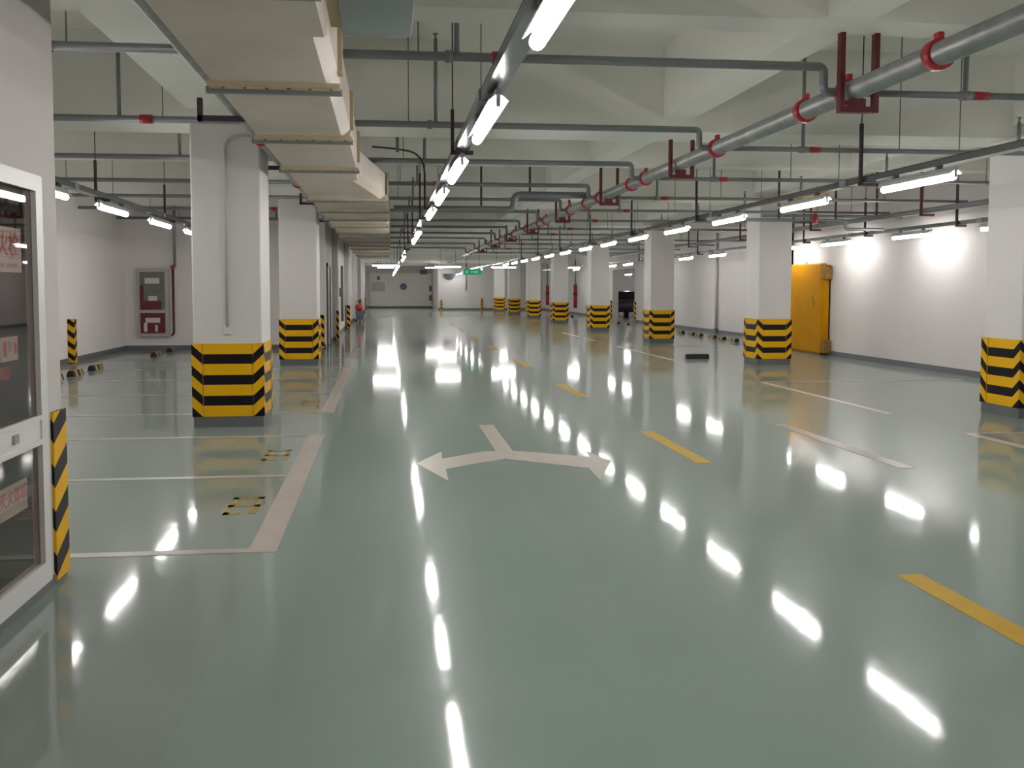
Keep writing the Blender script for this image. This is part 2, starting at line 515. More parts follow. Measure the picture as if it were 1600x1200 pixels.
GP = 'white pillars with black and yellow bumpers'
RY = [9.68, 17.1, 24.4, 31.7, 39.0, 46.1, 53.2, 60.2]
rl = ['white pillar with striped bumper cut by the frame edge near the bright wall',
      'white pillar with striped bumper just before the yellow steel door',
      'white pillar with striped bumper between black wheel stop and dashed lane line',
      'white pillar with striped bumper whose side hides part of the dark car alcove',
      'white pillar with striped bumper, fifth from the camera in the long row',
      'white pillar with striped bumper, sixth from the camera in the long row',
      'white pillar with striped bumper, seventh from the camera in the long row',
      'smallest looking white pillar with striped bumper, last in the long row']
for y, l in zip(RY, rl):
    make_pillar(7.37, 8.05, y + .02, y + .68, l, GP)
p1 = make_pillar(-2.085, -1.345, 10.02, 10.75, 'big white pillar with striped bumper and a grey conduit down its front', GP)
obj('conduit', MB().tube([(-1.22, 9.99, 3.17), (-1.71, 9.99, 3.17), (-1.71, 9.99, 1.10)], .016, 8, corner=.16), M['frame_grey'], p1)
obj('socket_box', MB().box(-1.75, -1.67, 9.985, 10.02, 1.02, 1.12), M['column'], p1, bevel=.006)
make_pillar(-2.075, -1.335, 18.02, 18.75, 'white pillar with striped bumper standing behind the big conduit pillar', GP)
for i, (y, full) in enumerate([(26.4, 0), (34.3, 0), (42.6, 0), (51.0, 1), (59.0, 0)]):
    lab = ['white wall pillar beside the doorway behind the striped pillars', 'white wall pillar with one striped guard before the red topped cart',
           'plain white wall pillar just beyond the red topped cart', 'white wall pillar with orange looking striped bumper far along the wall',
           'plain white wall pillar last before the far gate'][i]
    make_pillar(-1.52, -1.36, y, y + .7, lab, 'white pillars along the far wall', pads=bool(full))

def guard_post(x, y, w, d, label, h=.88, z0=.02):
    """flat striped rubber corner strip, L shaped"""
    mb = MB()
    sl = .10
    mb.uvquad([(x, y, z0), (x + w, y, z0), (x + w, y, z0 + h), (x, y, z0 + h)], [(0, 0), (sl, 0), (sl, h), (0, h)])
    mb.uvquad([(x + w, y, z0), (x + w, y + d, z0), (x + w, y + d, z0 + h), (x + w, y, z0 + h)], [(sl, 0), (0, 0), (0, h), (sl, h)])
    mb.uvquad([(x, y, z0), (x, y + d, z0), (x, y + d, z0 + h), (x, y, z0 + h)], [(0, 0), (-.1, 0), (-.1, h), (0, h)])
    mb.uvquad([(x, y + d, z0), (x + w, y + d, z0), (x + w, y + d, z0 + h), (x, y + d, z0 + h)], [(0, 0), (0, 0), (0, h), (0, h)])
    for z in (z0, z0 + h):
        mb.uvquad([(x, y, z), (x + w, y, z), (x + w, y + d, z), (x, y + d, z)], [(.13, 0)] * 4)
    o = obj('corner_bumper', mb, M['stripe'])
    return tag(o, label, 'corner bumper', 'black and yellow corner strips')
guard_post(CX - .04, 4.74, .055, .185, 'striped rubber strip at the corner beside the hydrant cabinet', h=.87)
guard_post(WL, 18.9, .13, .16, 'lone striped strip on the wall above the two wheel stops', h=.88)
guard_post(WL + 4.72, 22.93, .14, .10, 'striped strip low on the wall beside the second bumper pillar', h=.84)
guard_post(-1.42, 26.34, .08, .10, 'striped strip on the white wall pillar beside the doorway', h=.86)
guard_post(-1.45, 34.2, .13, .14, 'striped strip on the wall pillar just before the red topped cart', h=.88)
guard_post(-1.50, 62.5, .14, .5, 'dark striped strip at the end of the wall before the gate', h=.88)
guard_post(3.92, 63.9, .14, .10, 'thin striped strip at the gate edge of the far wall', h=.72)
guard_post(6.82, 63.9, .12, .10, 'thin striped strip in the middle of the far wall', h=.8)
guard_post(10.0, 13.60, .05, .14, 'striped strip on the bright wall beside the frame edge pillar', h=.9)
guard_post(11.24, 39.65, .1, .2, 'striped strip on the alcove opening beside the dark car', h=.9)
guard_post(11.24, 43.95, .1, .2, 'striped strip on the far jamb of the alcove opening', h=.9)

# ------------------------------------------------------------------ doorway details along the far side wall
t = thing('steel_door', (-1.5, 24.4, 0), 'grey door standing in the wall beside the second striped pillar', 'door')
obj('leaf', MB().box(-1.515, -1.49, 23.5, 24.5, .02, 2.1), M['frame_grey'], t)
obj('door_frame', MB().box(-1.515, -1.46, 23.42, 23.5, 0, 2.18).box(-1.515, -1.46, 24.5, 24.58, 0, 2.18).box(-1.515, -1.46, 23.42, 24.58, 2.1, 2.18), M['skirting'], t)
obj('handle', MB().tube([(-1.49, 23.62, 1.02), (-1.44, 23.62, 1.02), (-1.44, 23.75, 1.02)], .012, 6), M['galv'], t)
t = thing('wall_conduit', (-1.47, 31.2, 0), 'dark vertical conduit on the wall before the red topped cart', 'pipe')
obj('pipe', MB().cyl((-1.47, 31.2, .4), (-1.47, 31.2, 2.3), .04), M['skirting'], t)
obj('switch_box', MB().box(-1.52, -1.44, 30.1, 30.3, 1.25, 1.55), M['skirting'], t)
t = thing('cleaning_cart', (-1.15, 41.4, 0), 'small grey cart with a red bag on top by the far wall', 'cart')
obj('body', MB().prism([(-1.32, .12), (-.98, .12), (-.93, .5), (-1.36, .5)], 41.1, 41.6), M['bin_grey'], t, bevel=.02)
obj('red_bag', MB().ball((-1.20, 41.3, .66), .17, 1.1, 1.1, 1.05), M['red'], t)
for sx in (-1.3, -1.0):
    for sy in (41.18, 41.52):
        obj('wheel', MB().cyl((sx - .02, sy, .06), (sx + .02, sy, .06), .06), M['black'], t)
obj('handle', MB().tube([(-1.34, 41.65, .45), (-1.34, 41.68, .95), (-1.0, 41.68, .95), (-1.0, 41.65, .45)], .012, 6, corner=.05), M['galv'], t)

# ------------------------------------------------------------------ floor markings
def mark(name, mb, m, label, cat='floor marking', group=None):
    o = obj(name, mb, m)
    return tag(o, label, cat, group)
ZT = .0025
def flat(*polys):
    mb = MB()
    for p in polys:
        mb.prism(p, 0.0002, ZT, 'z')
    return mb
def rect(x0, x1, y0, y1):
    return [(x0, y0), (x1, y0), (x1, y1), (x0, y1)]

# parking bays beside the cabinet wall: broad boundary strips and thin dividers
for (a, b), l in (((5.2, 9.38), 'broad white bay boundary line beside the two way arrow'), ((11.05, 17.4), 'broad white bay boundary line beyond the big conduit pillar'),
                  ((19.6, 23.0), 'broad white bay boundary line near the doorway')):
    mark('bay_boundary_line', flat(rect(-.80, -.635, a, b)), M['white_paint'], l, group='broad white bay boundary lines')
for y, l in ((5.2, 'thin white bay divider closest to the hydrant cabinet'), (7.3, 'thin white bay divider between the two yellow stencils'),
             (9.3, 'thin white bay divider just before the big conduit pillar'), (11.05, 'thin white bay divider just behind the big conduit pillar'),
             (13.15, 'second thin white bay divider beyond the big conduit pillar'), (15.25, 'third thin white bay divider beyond the big conduit pillar'),
             (17.3, 'thin white bay divider just before the second striped pillar'), (19.6, 'thin white bay divider just behind the second striped pillar')):
    mark('bay_divider_line', flat(rect(-6.0, -.80, y, y + .085)), M['thin_paint'], l, group='thin white bay dividers')
# opposite bays
for (a, b), l in (((7.0, 8.75), 'white bay boundary line ending before the frame edge pillar'), ((10.2, 14.0), 'long white bay boundary line before the yellow steel door'),
                  ((18.3, 23.0), 'white bay boundary line between the lane and the black wheel stop'), ((25.6, 30.5), 'white bay boundary line beyond the black wheel stop')):
    mark('bay_boundary_line', flat(rect(6.03, 6.14, a, b)), M['white_paint'], l, group='white bay boundary lines opposite')
for y, l in ((8.70, 'short white cross line beside the frame edge pillar'), (13.95, 'white cross line before the yellow steel door'),
             (23.0, 'white cross line beyond the black wheel stop')):
    mark('bay_divider_line', flat(rect(6.14, 9.6, y, y + .07)), M['thin_paint'], l, group='thin white bay lines opposite')
mark('worn_lane_line', flat(rect(4.32, 4.46, 7.1, 9.6)), M['thin_paint'], 'faint worn white line between yellow dashes and white boundary')

dl = ['yellow lane dash cut by the frame edge', 'yellow lane dash beside the two way arrow', 'third yellow lane dash from the camera', 'fourth yellow lane dash from the camera',
      'fifth yellow lane dash from the camera', 'sixth yellow lane dash from the camera', 'seventh yellow lane dash from the camera', 'eighth yellow lane dash, smallest and faintest']
for i, l in enumerate(dl):
    y1 = 4.42 + 4.82 * i
    y0 = y1 - 1.75
    mark('lane_dash', flat([(2.69, y0), (2.83, y0), (2.83, y1), (2.69, y1)]), M['yellow_paint'], l, group='yellow lane dashes')

# two way arrow
arrow = [
    [(1.02, 9.86), (1.18, 9.86), (1.18, 8.28), (1.02, 8.28)],
    [(1.02, 8.28), (1.18, 8.28), (1.38, 8.16), (1.05, 7.86), (.79, 7.70), (.90, 8.28)],
]
am = MB()
am.prism([(1.03, 9.86), (1.19, 9.86), (1.18, 8.25), (1.02, 8.25)], .0002, ZT, 'z')
am.prism([(1.18, 8.25), (1.39, 8.14), (1.84, 7.86), (1.71, 7.38), (1.06, 7.86), (.79, 7.69), (.50, 7.47), (.50, 7.93), (.90, 8.25), (1.02, 8.25)], .0002, ZT, 'z')
am.prism([(.26, 7.74), (.49, 7.01), (.50, 7.47), (.50, 7.93), (.51, 8.27)], .0002, ZT, 'z')
am.prism([(1.71, 7.38), (1.69, 6.90), (1.97, 7.66), (1.86, 8.2), (1.84, 7.86)], .0002, ZT, 'z')
mark('two_way_arrow', am, M['white_paint'], 'white floor arrow splitting two ways in the near lane', 'floor arrow')

# worn stencilled bay marks (illegible strokes)
def stencil(y, label):
    mb = MB()
    def r(x0, x1, a, b):
        mb.prism(rect(x0, x1, y + a, y + b), .0002, ZT, 'z')
    r(-1.10, -.88, .44, .50); r(-1.10, -.88, .22, .27); r(-1.10, -1.06, .22, .50); r(-.92, -.88, .22, .50)
    r(-1.10, -.98, 0, .06); r(-1.10, -1.06, 0, .16); r(-.93, -.88, .02, .2)
    mark('stencil_mark', mb, M['faint_yellow'], label, 'floor marking', 'worn yellow bay stencils')
stencil(6.10, 'worn yellow stencil mark in the bay by the hydrant cabinet')
stencil(8.02, 'worn yellow stencil mark in the bay before the big pillar')
stencil(11.75, 'worn yellow stencil mark in the bay behind the big pillar')

# ------------------------------------------------------------------ wheel stops
def stop_proto(loc, label, group, along='y', plain=False):
    t = thing('wheel_stop', loc, label, 'wheel stop', group)
    x, y, _ = loc
    L, W, H = .25, .075, .10
    prof = [(-W, 0), (W, 0), (W * .55, H), (-W * .55, H)]
    if along == 'y':
        obj('block', MB().prism([(x + a, b) for a, b in prof], y - L, y + L, 'y'), M['black'], t, bevel=.008)
        if not plain:
            for k in (-.12, .12):
                obj('reflector', MB().prism([(x + a * 1.04, b * 1.03) for a, b in prof], y + k - .05, y + k + .05, 'y'), M['stop_yellow'], t)
    else:
        obj('block', MB().prism([(y + a, b) for a, b in prof], x - L, x + L, 'x'), M['black'], t, bevel=.008)
    remember(t)
    return t
w = stop_proto((-5.42, 16.35, 0), 'black and yellow wheel stop under the lone wall strip', 'wheel stops by the cabinet side bays')
for x, y, l in ((-5.42, 17.45, 'black and yellow wheel stop between the wall strip and the fire cabinet'), (-5.42, 15.35, 'wheel stop half hidden by the hydrant cabinet wall'),
                (-5.15, 20.85, 'wheel stop below the far red fire cabinet'), (-5.15, 22.3, 'wheel stop closest to the wall with the fire cabinet')):
    dup(w, (x, y, 0), l)
stop_proto((6.75, 18.85, 0), 'plain black wheel stop lying alone across the floor', None, along='x', plain=True)
w2 = stop_proto((9.98, 29.5, 0), 'wheel stop furthest along the wall strip of stops', 'wheel stops along the white side wall')
w2['label'] = 'single small wheel stop beside the third long row pillar'
for i, (y, l) in enumerate([(28.45, 'wheel stop in the far pair, end away from camera'), (27.75, 'wheel stop in the far pair, end toward the camera'),
                            (26.55, 'wheel stop in the middle pair, end away from camera'), (25.8, 'wheel stop in the middle pair, end toward the camera'),
                            (24.85, 'wheel stop beside the pillar before the yellow door')]):
    dup(w2, (9.98, y, 0), l)
for y, l in ((36.4, 'tiny wheel stop before the car alcove'), (37.9, 'tiny wheel stop further along before the car alcove'),
             (47.5, 'tiny wheel stop below the red pipe'), (49.5, 'tiny wheel stop just past the red pipe')):
    dup(w2, (9.98, y, 0), l)

# ------------------------------------------------------------------ yellow blast door
t = thing('blast_door', (9.95, 20.2, 0), 'yellow painted thick steel door standing against the white wall', 'door')
dm = MB().box(9.84, 10.00, 19.45, 21.25, .05, 2.10)
obj('leaf', dm, M['yellow_door'], t, bevel=.03)
obj('hinge', MB().box(9.86, 10.03, 19.28, 19.46, 1.72, 2.02), M['brown_hinge'], t, bevel=.02)
obj('hinge', MB().box(9.86, 10.03, 19.28, 19.46, .06, .36), M['brown_hinge'], t, bevel=.02)
obj('edge_rail', MB().box(9.87, 10.01, 19.40, 19.452, .36, 1.72), M['yellow_door'], t)
obj('scuff_mark', MB().box(9.838, 9.841, 19.72, 19.80, 1.10, 1.26).box(9.838, 9.841, 19.80, 19.86, 1.22, 1.36), M['brown_hinge'], t)
obj('lifting_eye', MB().tube([(9.92, 20.3, 2.09), (9.92, 20.3, 2.15), (9.92, 20.38, 2.15), (9.92, 20.38, 2.09)], .008, 6, corner=.02), M['dark_steel'], t)
obj('foot_seal', MB().box(9.87, 9.99, 19.5, 21.2, 0, .05), M['brown_hinge'], t)

# ------------------------------------------------------------------ hydrant cabinet beside the camera
t = thing('hydrant_cabinet', (CX, (CABY0 + CABY1) / 2, 0), 'tall glass fronted fire hydrant cabinet set in the close white wall', 'fire cabinet')
FX0, FX1 = CX - .03, CX + .02
Y0, Y1 = CABY0, CABY1
GY0, GY1 = 3.32, 4.555
fr = MB()
fr.box(FX0, FX1, Y0, GY0, .055, 2.07); fr.box(FX0, FX1, GY1, Y1, .055, 2.07)
fr.box(FX0, FX1, GY0, GY1, 1.995, 2.07); fr.box(FX0, FX1, GY0, GY1, .77, .90); fr.box(FX0, FX1, GY0, GY1, .055, .165)
obj('frame', fr, M['frame'], t)
obj('frame_lip', MB().box(FX1, FX1 + .008, GY0 - .03, GY1 + .03, 1.99, 2.02).box(FX1, FX1 + .008, GY1, GY1 + .03, .14, 1.99).box(FX1, FX1 + .008, GY0, GY1, .88, .905)
    .box(FX1, FX1 + .008, GY0, GY1, .76, .785).box(FX1, FX1 + .008, GY0, GY1, .14, .17), M['frame'], t)
obj('lining', MB().box(CX - .298, CX - .285, Y0, Y1, .055, 2.06).box(CX - .285, FX0, Y0, Y0 + .01, .055, 2.06).box(CX - .285, FX0, Y1 - .012, Y1 - .002, .055, 2.06)
    .box(CX - .285, FX0, Y0, Y1, .055, .07).box(CX - .285, FX0, Y0, Y1, 2.05, 2.06).box(CX - .285, FX0, Y0, Y1, .82, .85), M['inner'], t)
ug = obj('glass_door', MB().box(CX - .002, CX + .004, GY0, GY1, .90, 1.995), M['glass'], t)
ug['label'] = 'upper tinted glass door'
lg = obj('glass_door', MB().box(CX - .002, CX + .004, GY0, GY1, .165, .77), M['glass'], t)
lg['label'] = 'lower tinted glass door'
obj('latch', MB().box(FX1, FX1 + .012, 4.22, 4.27, .815, .855), M['galv'], t)
# signs
pl = obj('sign_plate', MB().box(CX - .014, CX - .008, 3.74, 4.455, 1.595, 1.80), M['plate'], t)
text_obj('消火栓', .118, (CX - .0068, 4.25, 1.715), FACE_POS_X, M['letter_red'], pl)
obj('small_print', MB().box(CX - .0078, CX - .0068, 4.02, 4.16, 1.615, 1.635).box(CX - .0078, CX - .0068, 4.19, 4.26, 1.615, 1.635).box(CX - .0078, CX - .0068, 4.29, 4.40, 1.615, 1.635), M['letter_grey'], pl)
pl = obj('sign_plate', MB().box(CX - .014, CX - .008, 4.20, 4.385, 1.19, 1.30), M['plate'], t)
obj('lettering', MB().box(CX - .0078, CX - .0068, 4.225, 4.26, 1.21, 1.28), M['letter_red'], pl)
obj('lettering', MB().box(CX - .0078, CX - .0068, 4.34, 4.37, 1.22, 1.27), M['letter_red'], pl)
obj('lettering', MB().box(CX - .0078, CX - .0068, 4.28, 4.31, 1.23, 1.28), M['letter_grey'], pl)
pl = obj('sign_plate', MB().box(CX - .014, CX - .008, 4.13, 4.445, .475, .62), M['plate'], t)
text_obj('灭火器箱', .078, (CX - .0068, 4.288, .56), FACE_POS_X, M['letter_red'], pl)
# contents
for y in (4.02, 4.28):
    e = obj('fire_extinguisher', MB().cyl((CX - .16, y, .07), (CX - .16, y, .45), .065, 16).ball((CX - .16, y, .45), .065, 1, 1, .7, 16), M['ext_red'], t)
    obj('valve', MB().cyl((CX - .16, y, .48), (CX - .16, y, .54), .02).box(CX - .19, CX - .08, y - .012, y + .012, .535, .55), M['black'], e)
obj('hose_reel', MB().cyl((CX - .24, 3.98, 1.25), (CX - .10, 3.98, 1.25), .2, 24), M['hose'], t)
obj('hose_roll', MB().cyl((CX - .24, 4.2, .63), (CX - .08, 4.2, .63), .075, 20), M['hose'], t)
obj('hydrant_valve', MB().cyl((CX - .2, 4.44, .86), (CX - .2, 4.44, 1.2), .035).cyl((CX - .2, 4.44, 1.12), (CX - .08, 4.44, 1.12), .035).cyl((CX - .2, 4.44, 1.2), (CX - .2, 4.44, 1.22), .06, 14), M['ext_red'], t)

# ------------------------------------------------------------------ far fire cabinet
t = thing('fire_cabinet', (-5.7, 22.9, .33), 'grey framed fire cabinet with maroon panels on the back wall', 'fire cabinet')
x0, x1, y1 = -6.08, -5.33, 23.0
obj('body', MB().box(x0, x1, 22.86, y1, .33, 2.02), M['frame_grey'], t, bevel=.01)
u = obj('door_panel', MB().box(x0 + .08, x1 - .08, 22.845, 22.86, 1.0, 1.93), M['grey_panel'], t)
obj('lettering', MB().box(x0 + .08, x1 - .16, 22.838, 22.845, 1.0, 1.22).box(x0 + .08, x0 + .16, 22.838, 22.845, 1.22, 1.6), M['maroon'], u)
obj('lettering', MB().box(x0 + .2, x1 - .2, 22.836, 22.844, 1.64, 1.78).box(x0 + .28, x1 - .26, 22.83, 22.838, 1.22, 1.34), M['plate'], u)
u = obj('door_panel', MB().box(x0 + .08, x1 - .08, 22.845, 22.86, .42, .92), M['maroon'], t)
obj('lettering', MB().box(x0 + .2, x1 - .2, 22.838, 22.845, .68, .80).box(x0 + .16, x0 + .24, 22.838, 22.845, .46, .68).box(x1 - .32, x1 - .26, 22.838, 22.845, .46, .62), M['plate'], u)
t = thing('fire_riser_pipe', (-5.24, 22.92, 0), 'red vertical fire pipe beside the far fire cabinet', 'pipe')
obj('pipe', MB().tube([(-5.22, 22.92, 2.05), (-5.22, 22.92, .42), (-5.27, 22.92, .36)], .028, 10, corner=.05), M['dark_red'], t)
obj('elbow', MB().ball((-5.22, 22.92, 2.05), .055), M['red'], t)
u = obj('upper_pipe', MB().cyl((-5.17, 22.92, 2.05), (-5.17, 22.92, SLAB), .035), M['galv'], t)
u['label'] = 'grey upper section of the pipe'

def hanger_top(y):
    for b in MAIN:
        if b - .05 < y < b + .75: return 3.30
    for b in SEC:
        if b - .05 < y < b + .4: return 3.43
    return SLAB

# ------------------------------------------------------------------ strip lamps
def lamp_proto(loc, label, group):
    t = thing('tube_lamp', loc, label, 'tube lamp', group)
    x, y, z = loc
    obj('batten', MB().box(x - .016, x + .016, y - .60, y + .60, z + .055, z + .085), M['lamp_body'], t)
    hd = MB()
    for sx in (-1, 1):
        hd.prism([(x + sx * .016, z + .052), (x + sx * .054, z + .020), (x + sx * .058, z + .024), (x + sx * .020, z + .058)], y - .60, y + .60)
    hd.box(x - .02, x + .02, y - .60, y + .60, z + .050, z + .056)
    obj('reflector', hd, M['reflector'], t)
    obj('tube', MB().cyl((x, y - .555, z), (x, y + .555, z), .034, 12).ball((x, y - .555, z), .034).ball((x, y + .555, z), .034), M['tube'], t)
    for k in (-.585, .585):
        obj('end_socket', MB().box(x - .012, x + .012, y + k - .010, y + k + .010, z - .012, z + .055), M['lamp_body'], t)
    for k in (-.35, .35):
        obj('clip', MB().box(x - .03, x + .03, y + k - .012, y + k + .012, z + .085, z + .11), M['rod'], t)
    remember(t)
    return t
ZL = 2.52
G = [('tube lamps in the line beside the duct', 'in the line beside the duct'), ('tube lamps in the line over the far lane', 'in the line over the far lane'),
     ('tube lamps in the line along the bright wall', 'in the line along the bright wall'), ('tube lamps over the bays by the fire cabinet', 'over the bays by the fire cabinet')]
proto = lamp_proto((.62, 3.1, ZL), 'lit tube lamp at the top edge, first beside the duct', G[0][0])
def lamp_row(X, Z, ys, g, start=0):
    for i, y in enumerate(ys):
        dup(proto, (X, y, Z), 'lit tube lamp, %s from the camera %s' % (ORD[i + start], g[1]), group=g[0])
lamp_row(.62, ZL, [5.5, 7.82, 10.0, 12.25, 17.0, 19.2, 29.6, 32.0, 41.5, 47, 53, 58, 63, 68], G[0], start=1)
lamp_row(5.04, ZL, [8.12, 10.45, 12.84, 15.22, 17.62, 20.0, 22.35, 24.9, 27.4, 29.9, 32.4, 34.9, 37.4, 47.5, 52, 56, 60, 63], G[1])
lamp_row(9.46, 2.465, [12.85, 15.35, 18.1, 20.6, 24.9, 27.6, 29.9, 34.4, 36.9, 44, 50.0, 58.0], G[2])
lamp_row(-3.47, ZL, [9.75, 12.05, 14.5, 16.85, 19.3], G[3])
for i, (x, y) in enumerate([(5.04, 5.75), (5.04, 3.3), (5.04, .9), (9.46, 10.4), (9.46, 6.5), (9.46, 1.5), (-3.47, 7.4), (-3.47, 5.3), (-3.47, 3.0), (.62, .75), (.62, -4), (5.04, -4)]):  # unseen lamps added around the camera for their light
    dup(proto, (x, y, 2.465 if x > 9 else ZL), 'lit tube lamp above or behind the camera, added out of view, %s one' % ORD[i], group='tube lamps outside the view')
CROSS = []
for x, y, l in ((.04, 39.4, 'crosswise lit tube lamp meeting the line beside the duct'), (2.88, 41.3, 'crosswise lit tube lamp beside the green sign'),
                (5.62, 42.5, 'crosswise lit tube lamp meeting the far lane line'), (8.75, 42.5, 'crosswise lit tube lamp between the long row pillars')):
    CROSS.append((x, y))
    dup(proto, (x, y, ZL + .01), l, rot=PI / 2, group='crosswise tube lamps far down the hall')
al = dup(proto, (13.5, 49, 2.3), 'small lit lamp above the dark car')
del al['group']
for yy, l in ((38.0, 'added lamp inside the side alcove before the dark car, out of view'), (43.0, 'added lamp inside the side alcove beside the dark car, out of view'), (50.6, 'added lamp deep inside the side alcove, out of view')):  # unseen lamps added to brighten the alcove
    dup(proto, (15.2, yy, 3.0), l, group='added alcove lamps')
    t = thing('lamp_suspension', (15.2, yy, 3.2), 'rods of an added alcove lamp, ' + ORD[[38.0, 43.0, 50.6].index(yy)] + ' from the camera', 'rod', 'added alcove lamp rods')
    for k in (-.35, .35):
        obj('rod', MB().cyl((15.2, yy + k, 3.11), (15.2, yy + k, hanger_top(yy)), .008, 6), M['dark_steel'], t)
t = thing('lamp_suspension', (13.5, 49, 3.2), 'pair of rods holding the small lamp above the dark car', 'rod')
for k in (-.35, .35):
    obj('rod', MB().cyl((13.5, 49 + k, 2.41), (13.5, 49 + k, SLAB), .008, 6), M['dark_steel'], t)

for i, (x, y, z) in enumerate([(.06, 57.0, 2.95), (4.0, 58.0, 2.92), (8.0, 58.0, 2.90), (.05, 66.0, 3.05), (3.35, 62.0, 2.95)]):  # lamps added out of sight to brighten the gate and end wall
    dup(proto, (x, y, z), 'added tube lamp hidden behind the crosswise lamps, %s from the duct side' % ORD[i], rot=PI / 2, group='added lamps lighting the far gate')
    t = thing('lamp_suspension', (x, y, 3.2), 'rods of the added lamp behind the crosswise lamps, %s from the duct side' % ORD[i], 'rod', 'rods of the added far lamps')
    for k in (-.35, .35):
        obj('rod', MB().cyl((x + k, y, z + .11), (x + k, y, SLAB), .008, 6), M['dark_steel'], t)

# ------------------------------------------------------------------ cable trays that carry the lamps
def tray(X, Z, y0, y1, hangers, label, w=.055):
    t = thing('cable_tray', (X, y0, Z), label, 'cable tray', 'cable trays above the tube lamps')
    mb = MB()
    mb.box(X - w, X + w, y0, y1, Z, Z + .012)
    mb.box(X - w, X - w + .006, y0, y1, Z + .012, Z + .06); mb.box(X + w - .006, X + w, y0, y1, Z + .012, Z + .06)
    mb.box(X - w, X + w, y0, y1, Z + .056, Z + .062)
    obj('channel', mb, M['tray'], t)
    y = y0 + 2
    while y < min(y1, 30):
        obj('joint_plate', MB().box(X - w - .008, X + w + .008, y - .07, y + .07, Z - .003, Z + .068), M['galv_small'], t)
        y += 4.0
    for y in hangers:
        zt = 3.3
        if isinstance(y, tuple): y, zt = y
        top = hanger_top(y)
        mb = MB().box(X - .09, X + .09, y - .02, y + .02, Z - .035, Z - .004)
        zt = min(top, zt)
        mb.box(X - w - .035, X - w - .008, y - .02, y + .02, Z - .02, zt)
        if zt < top: mb.cyl((X - w - .02, y, zt), (X - w - .02, y, top), .006, 6)
        obj('hanger', mb, M['dark_steel'], t)
ZT_ = ZL + .11
tray(.62, ZT_, -8.6, 69, [(7.25, 2.95), (12.3, 3.1), 14.0, 17.9, 21.5, 25.3, 32.6, 40], 'long grey cable tray with lamps beside the duct')
tray(5.04, ZT_, -8.6, 63.9, [(9.0, 3.24), 14.0, 17.8, 21.5, 25.3, 29, 32.6], 'long grey cable tray with lamps over the far lane')
tray(9.46, 2.465 + .11, -8.6, 60, [11.5, 13.95, 16.8, 19.4, 22.2, 26.3, 28.8, 32.6], 'grey cable tray with lamps along the bright wall')
tray(-3.47, ZT_, 4.5, 22.9, [(9.85, 2.85), (11.6, 3.1), (15.1, 3.2), 21.5], 'grey cable tray with lamps over the cabinet side bays')
for x, y, l in ((.04, 39.4, 'one'), (2.88, 41.3, 'two'), (5.62, 42.5, 'three'), (8.75, 42.5, 'four')):
    t = thing('lamp_suspension', (x, y, 3.2), {'one': 'pair of rods holding the crosswise lamp beside the duct line', 'two': 'pair of rods holding the crosswise lamp beside the green sign',
              'three': 'pair of rods holding the crosswise lamp over the far lane', 'four': 'pair of rods holding the crosswise lamp between pillars'}[l], 'rod', 'rods of the crosswise lamps')
    for k in (-.35, .35):
        obj('rod', MB().cyl((x + k, y, ZL + .11), (x + k, y, hanger_top(y)), .008, 6), M['dark_steel'], t)

# ------------------------------------------------------------------ sprinkler main and its brackets
def ring(mb, x, y, z, r, w, axis='y'):
    d = Vector((0, w / 2, 0)) if axis == 'y' else Vector((w / 2, 0, 0))
    c = Vector((x, y, z))
    mb.cyl(c - d, c + d, r, 20)
    return mb
PX, PZ, PR = 3.54, 3.02, .078
BY = [6.63, 9.36, 12.0, 14.6, 17.0, 19.6, 22.3, 24.6, 27.3, 30.0, 33.6, 37.3]
t = thing('sprinkler_main_pipe', (PX, -8, PZ), 'thick galvanised pipe with red couplings crossing under the ceiling', 'pipe')
obj('pipe', MB().cyl((PX, -8.6, PZ), (PX, 50, PZ), PR, 20), M['galv'], t)
cy = [2.6, 5.5] + [b + .0 for b in BY] + [7.33, 12.7, 15.6, 20.4, 26]
for y in cy:
    mb = MB()
    ring(mb, PX, y, PZ, PR + .022, .075)
    mb.box(PX - .018, PX + .018, y - .03, y + .03, PZ + PR + .015, PZ + PR + .06)
    obj('coupling', mb, M['red'], t)
ub = ['first', 'second', 'third', 'fourth', 'fifth', 'sixth', 'seventh', 'eighth']
for i, y in enumerate([6.5, 10.55, 14.05, 17.8, 21.45, 25.2, 28.85, 32.6]):
    top = hanger_top(y)
    t = thing('pipe_bracket', (PX, y, top), 'dark red U bracket holding the thick pipe, %s from the camera' % ub[i], 'pipe bracket', 'dark red brackets of the thick pipe')
    for k in (-.145, .125):
        obj('post', MB().box(PX + k, PX + k + .035, y - .03, y + .03, 2.84, top), M['dark_red'], t)
    obj('crossbar', MB().box(PX - .11, PX + .125, y - .03, y + .03, 2.84, 2.885), M['dark_red'], t)
    obj('saddle', MB().box(PX - .06, PX + .06, y - .025, y + .025, 2.885, 2.945), M['dark_red'], t)

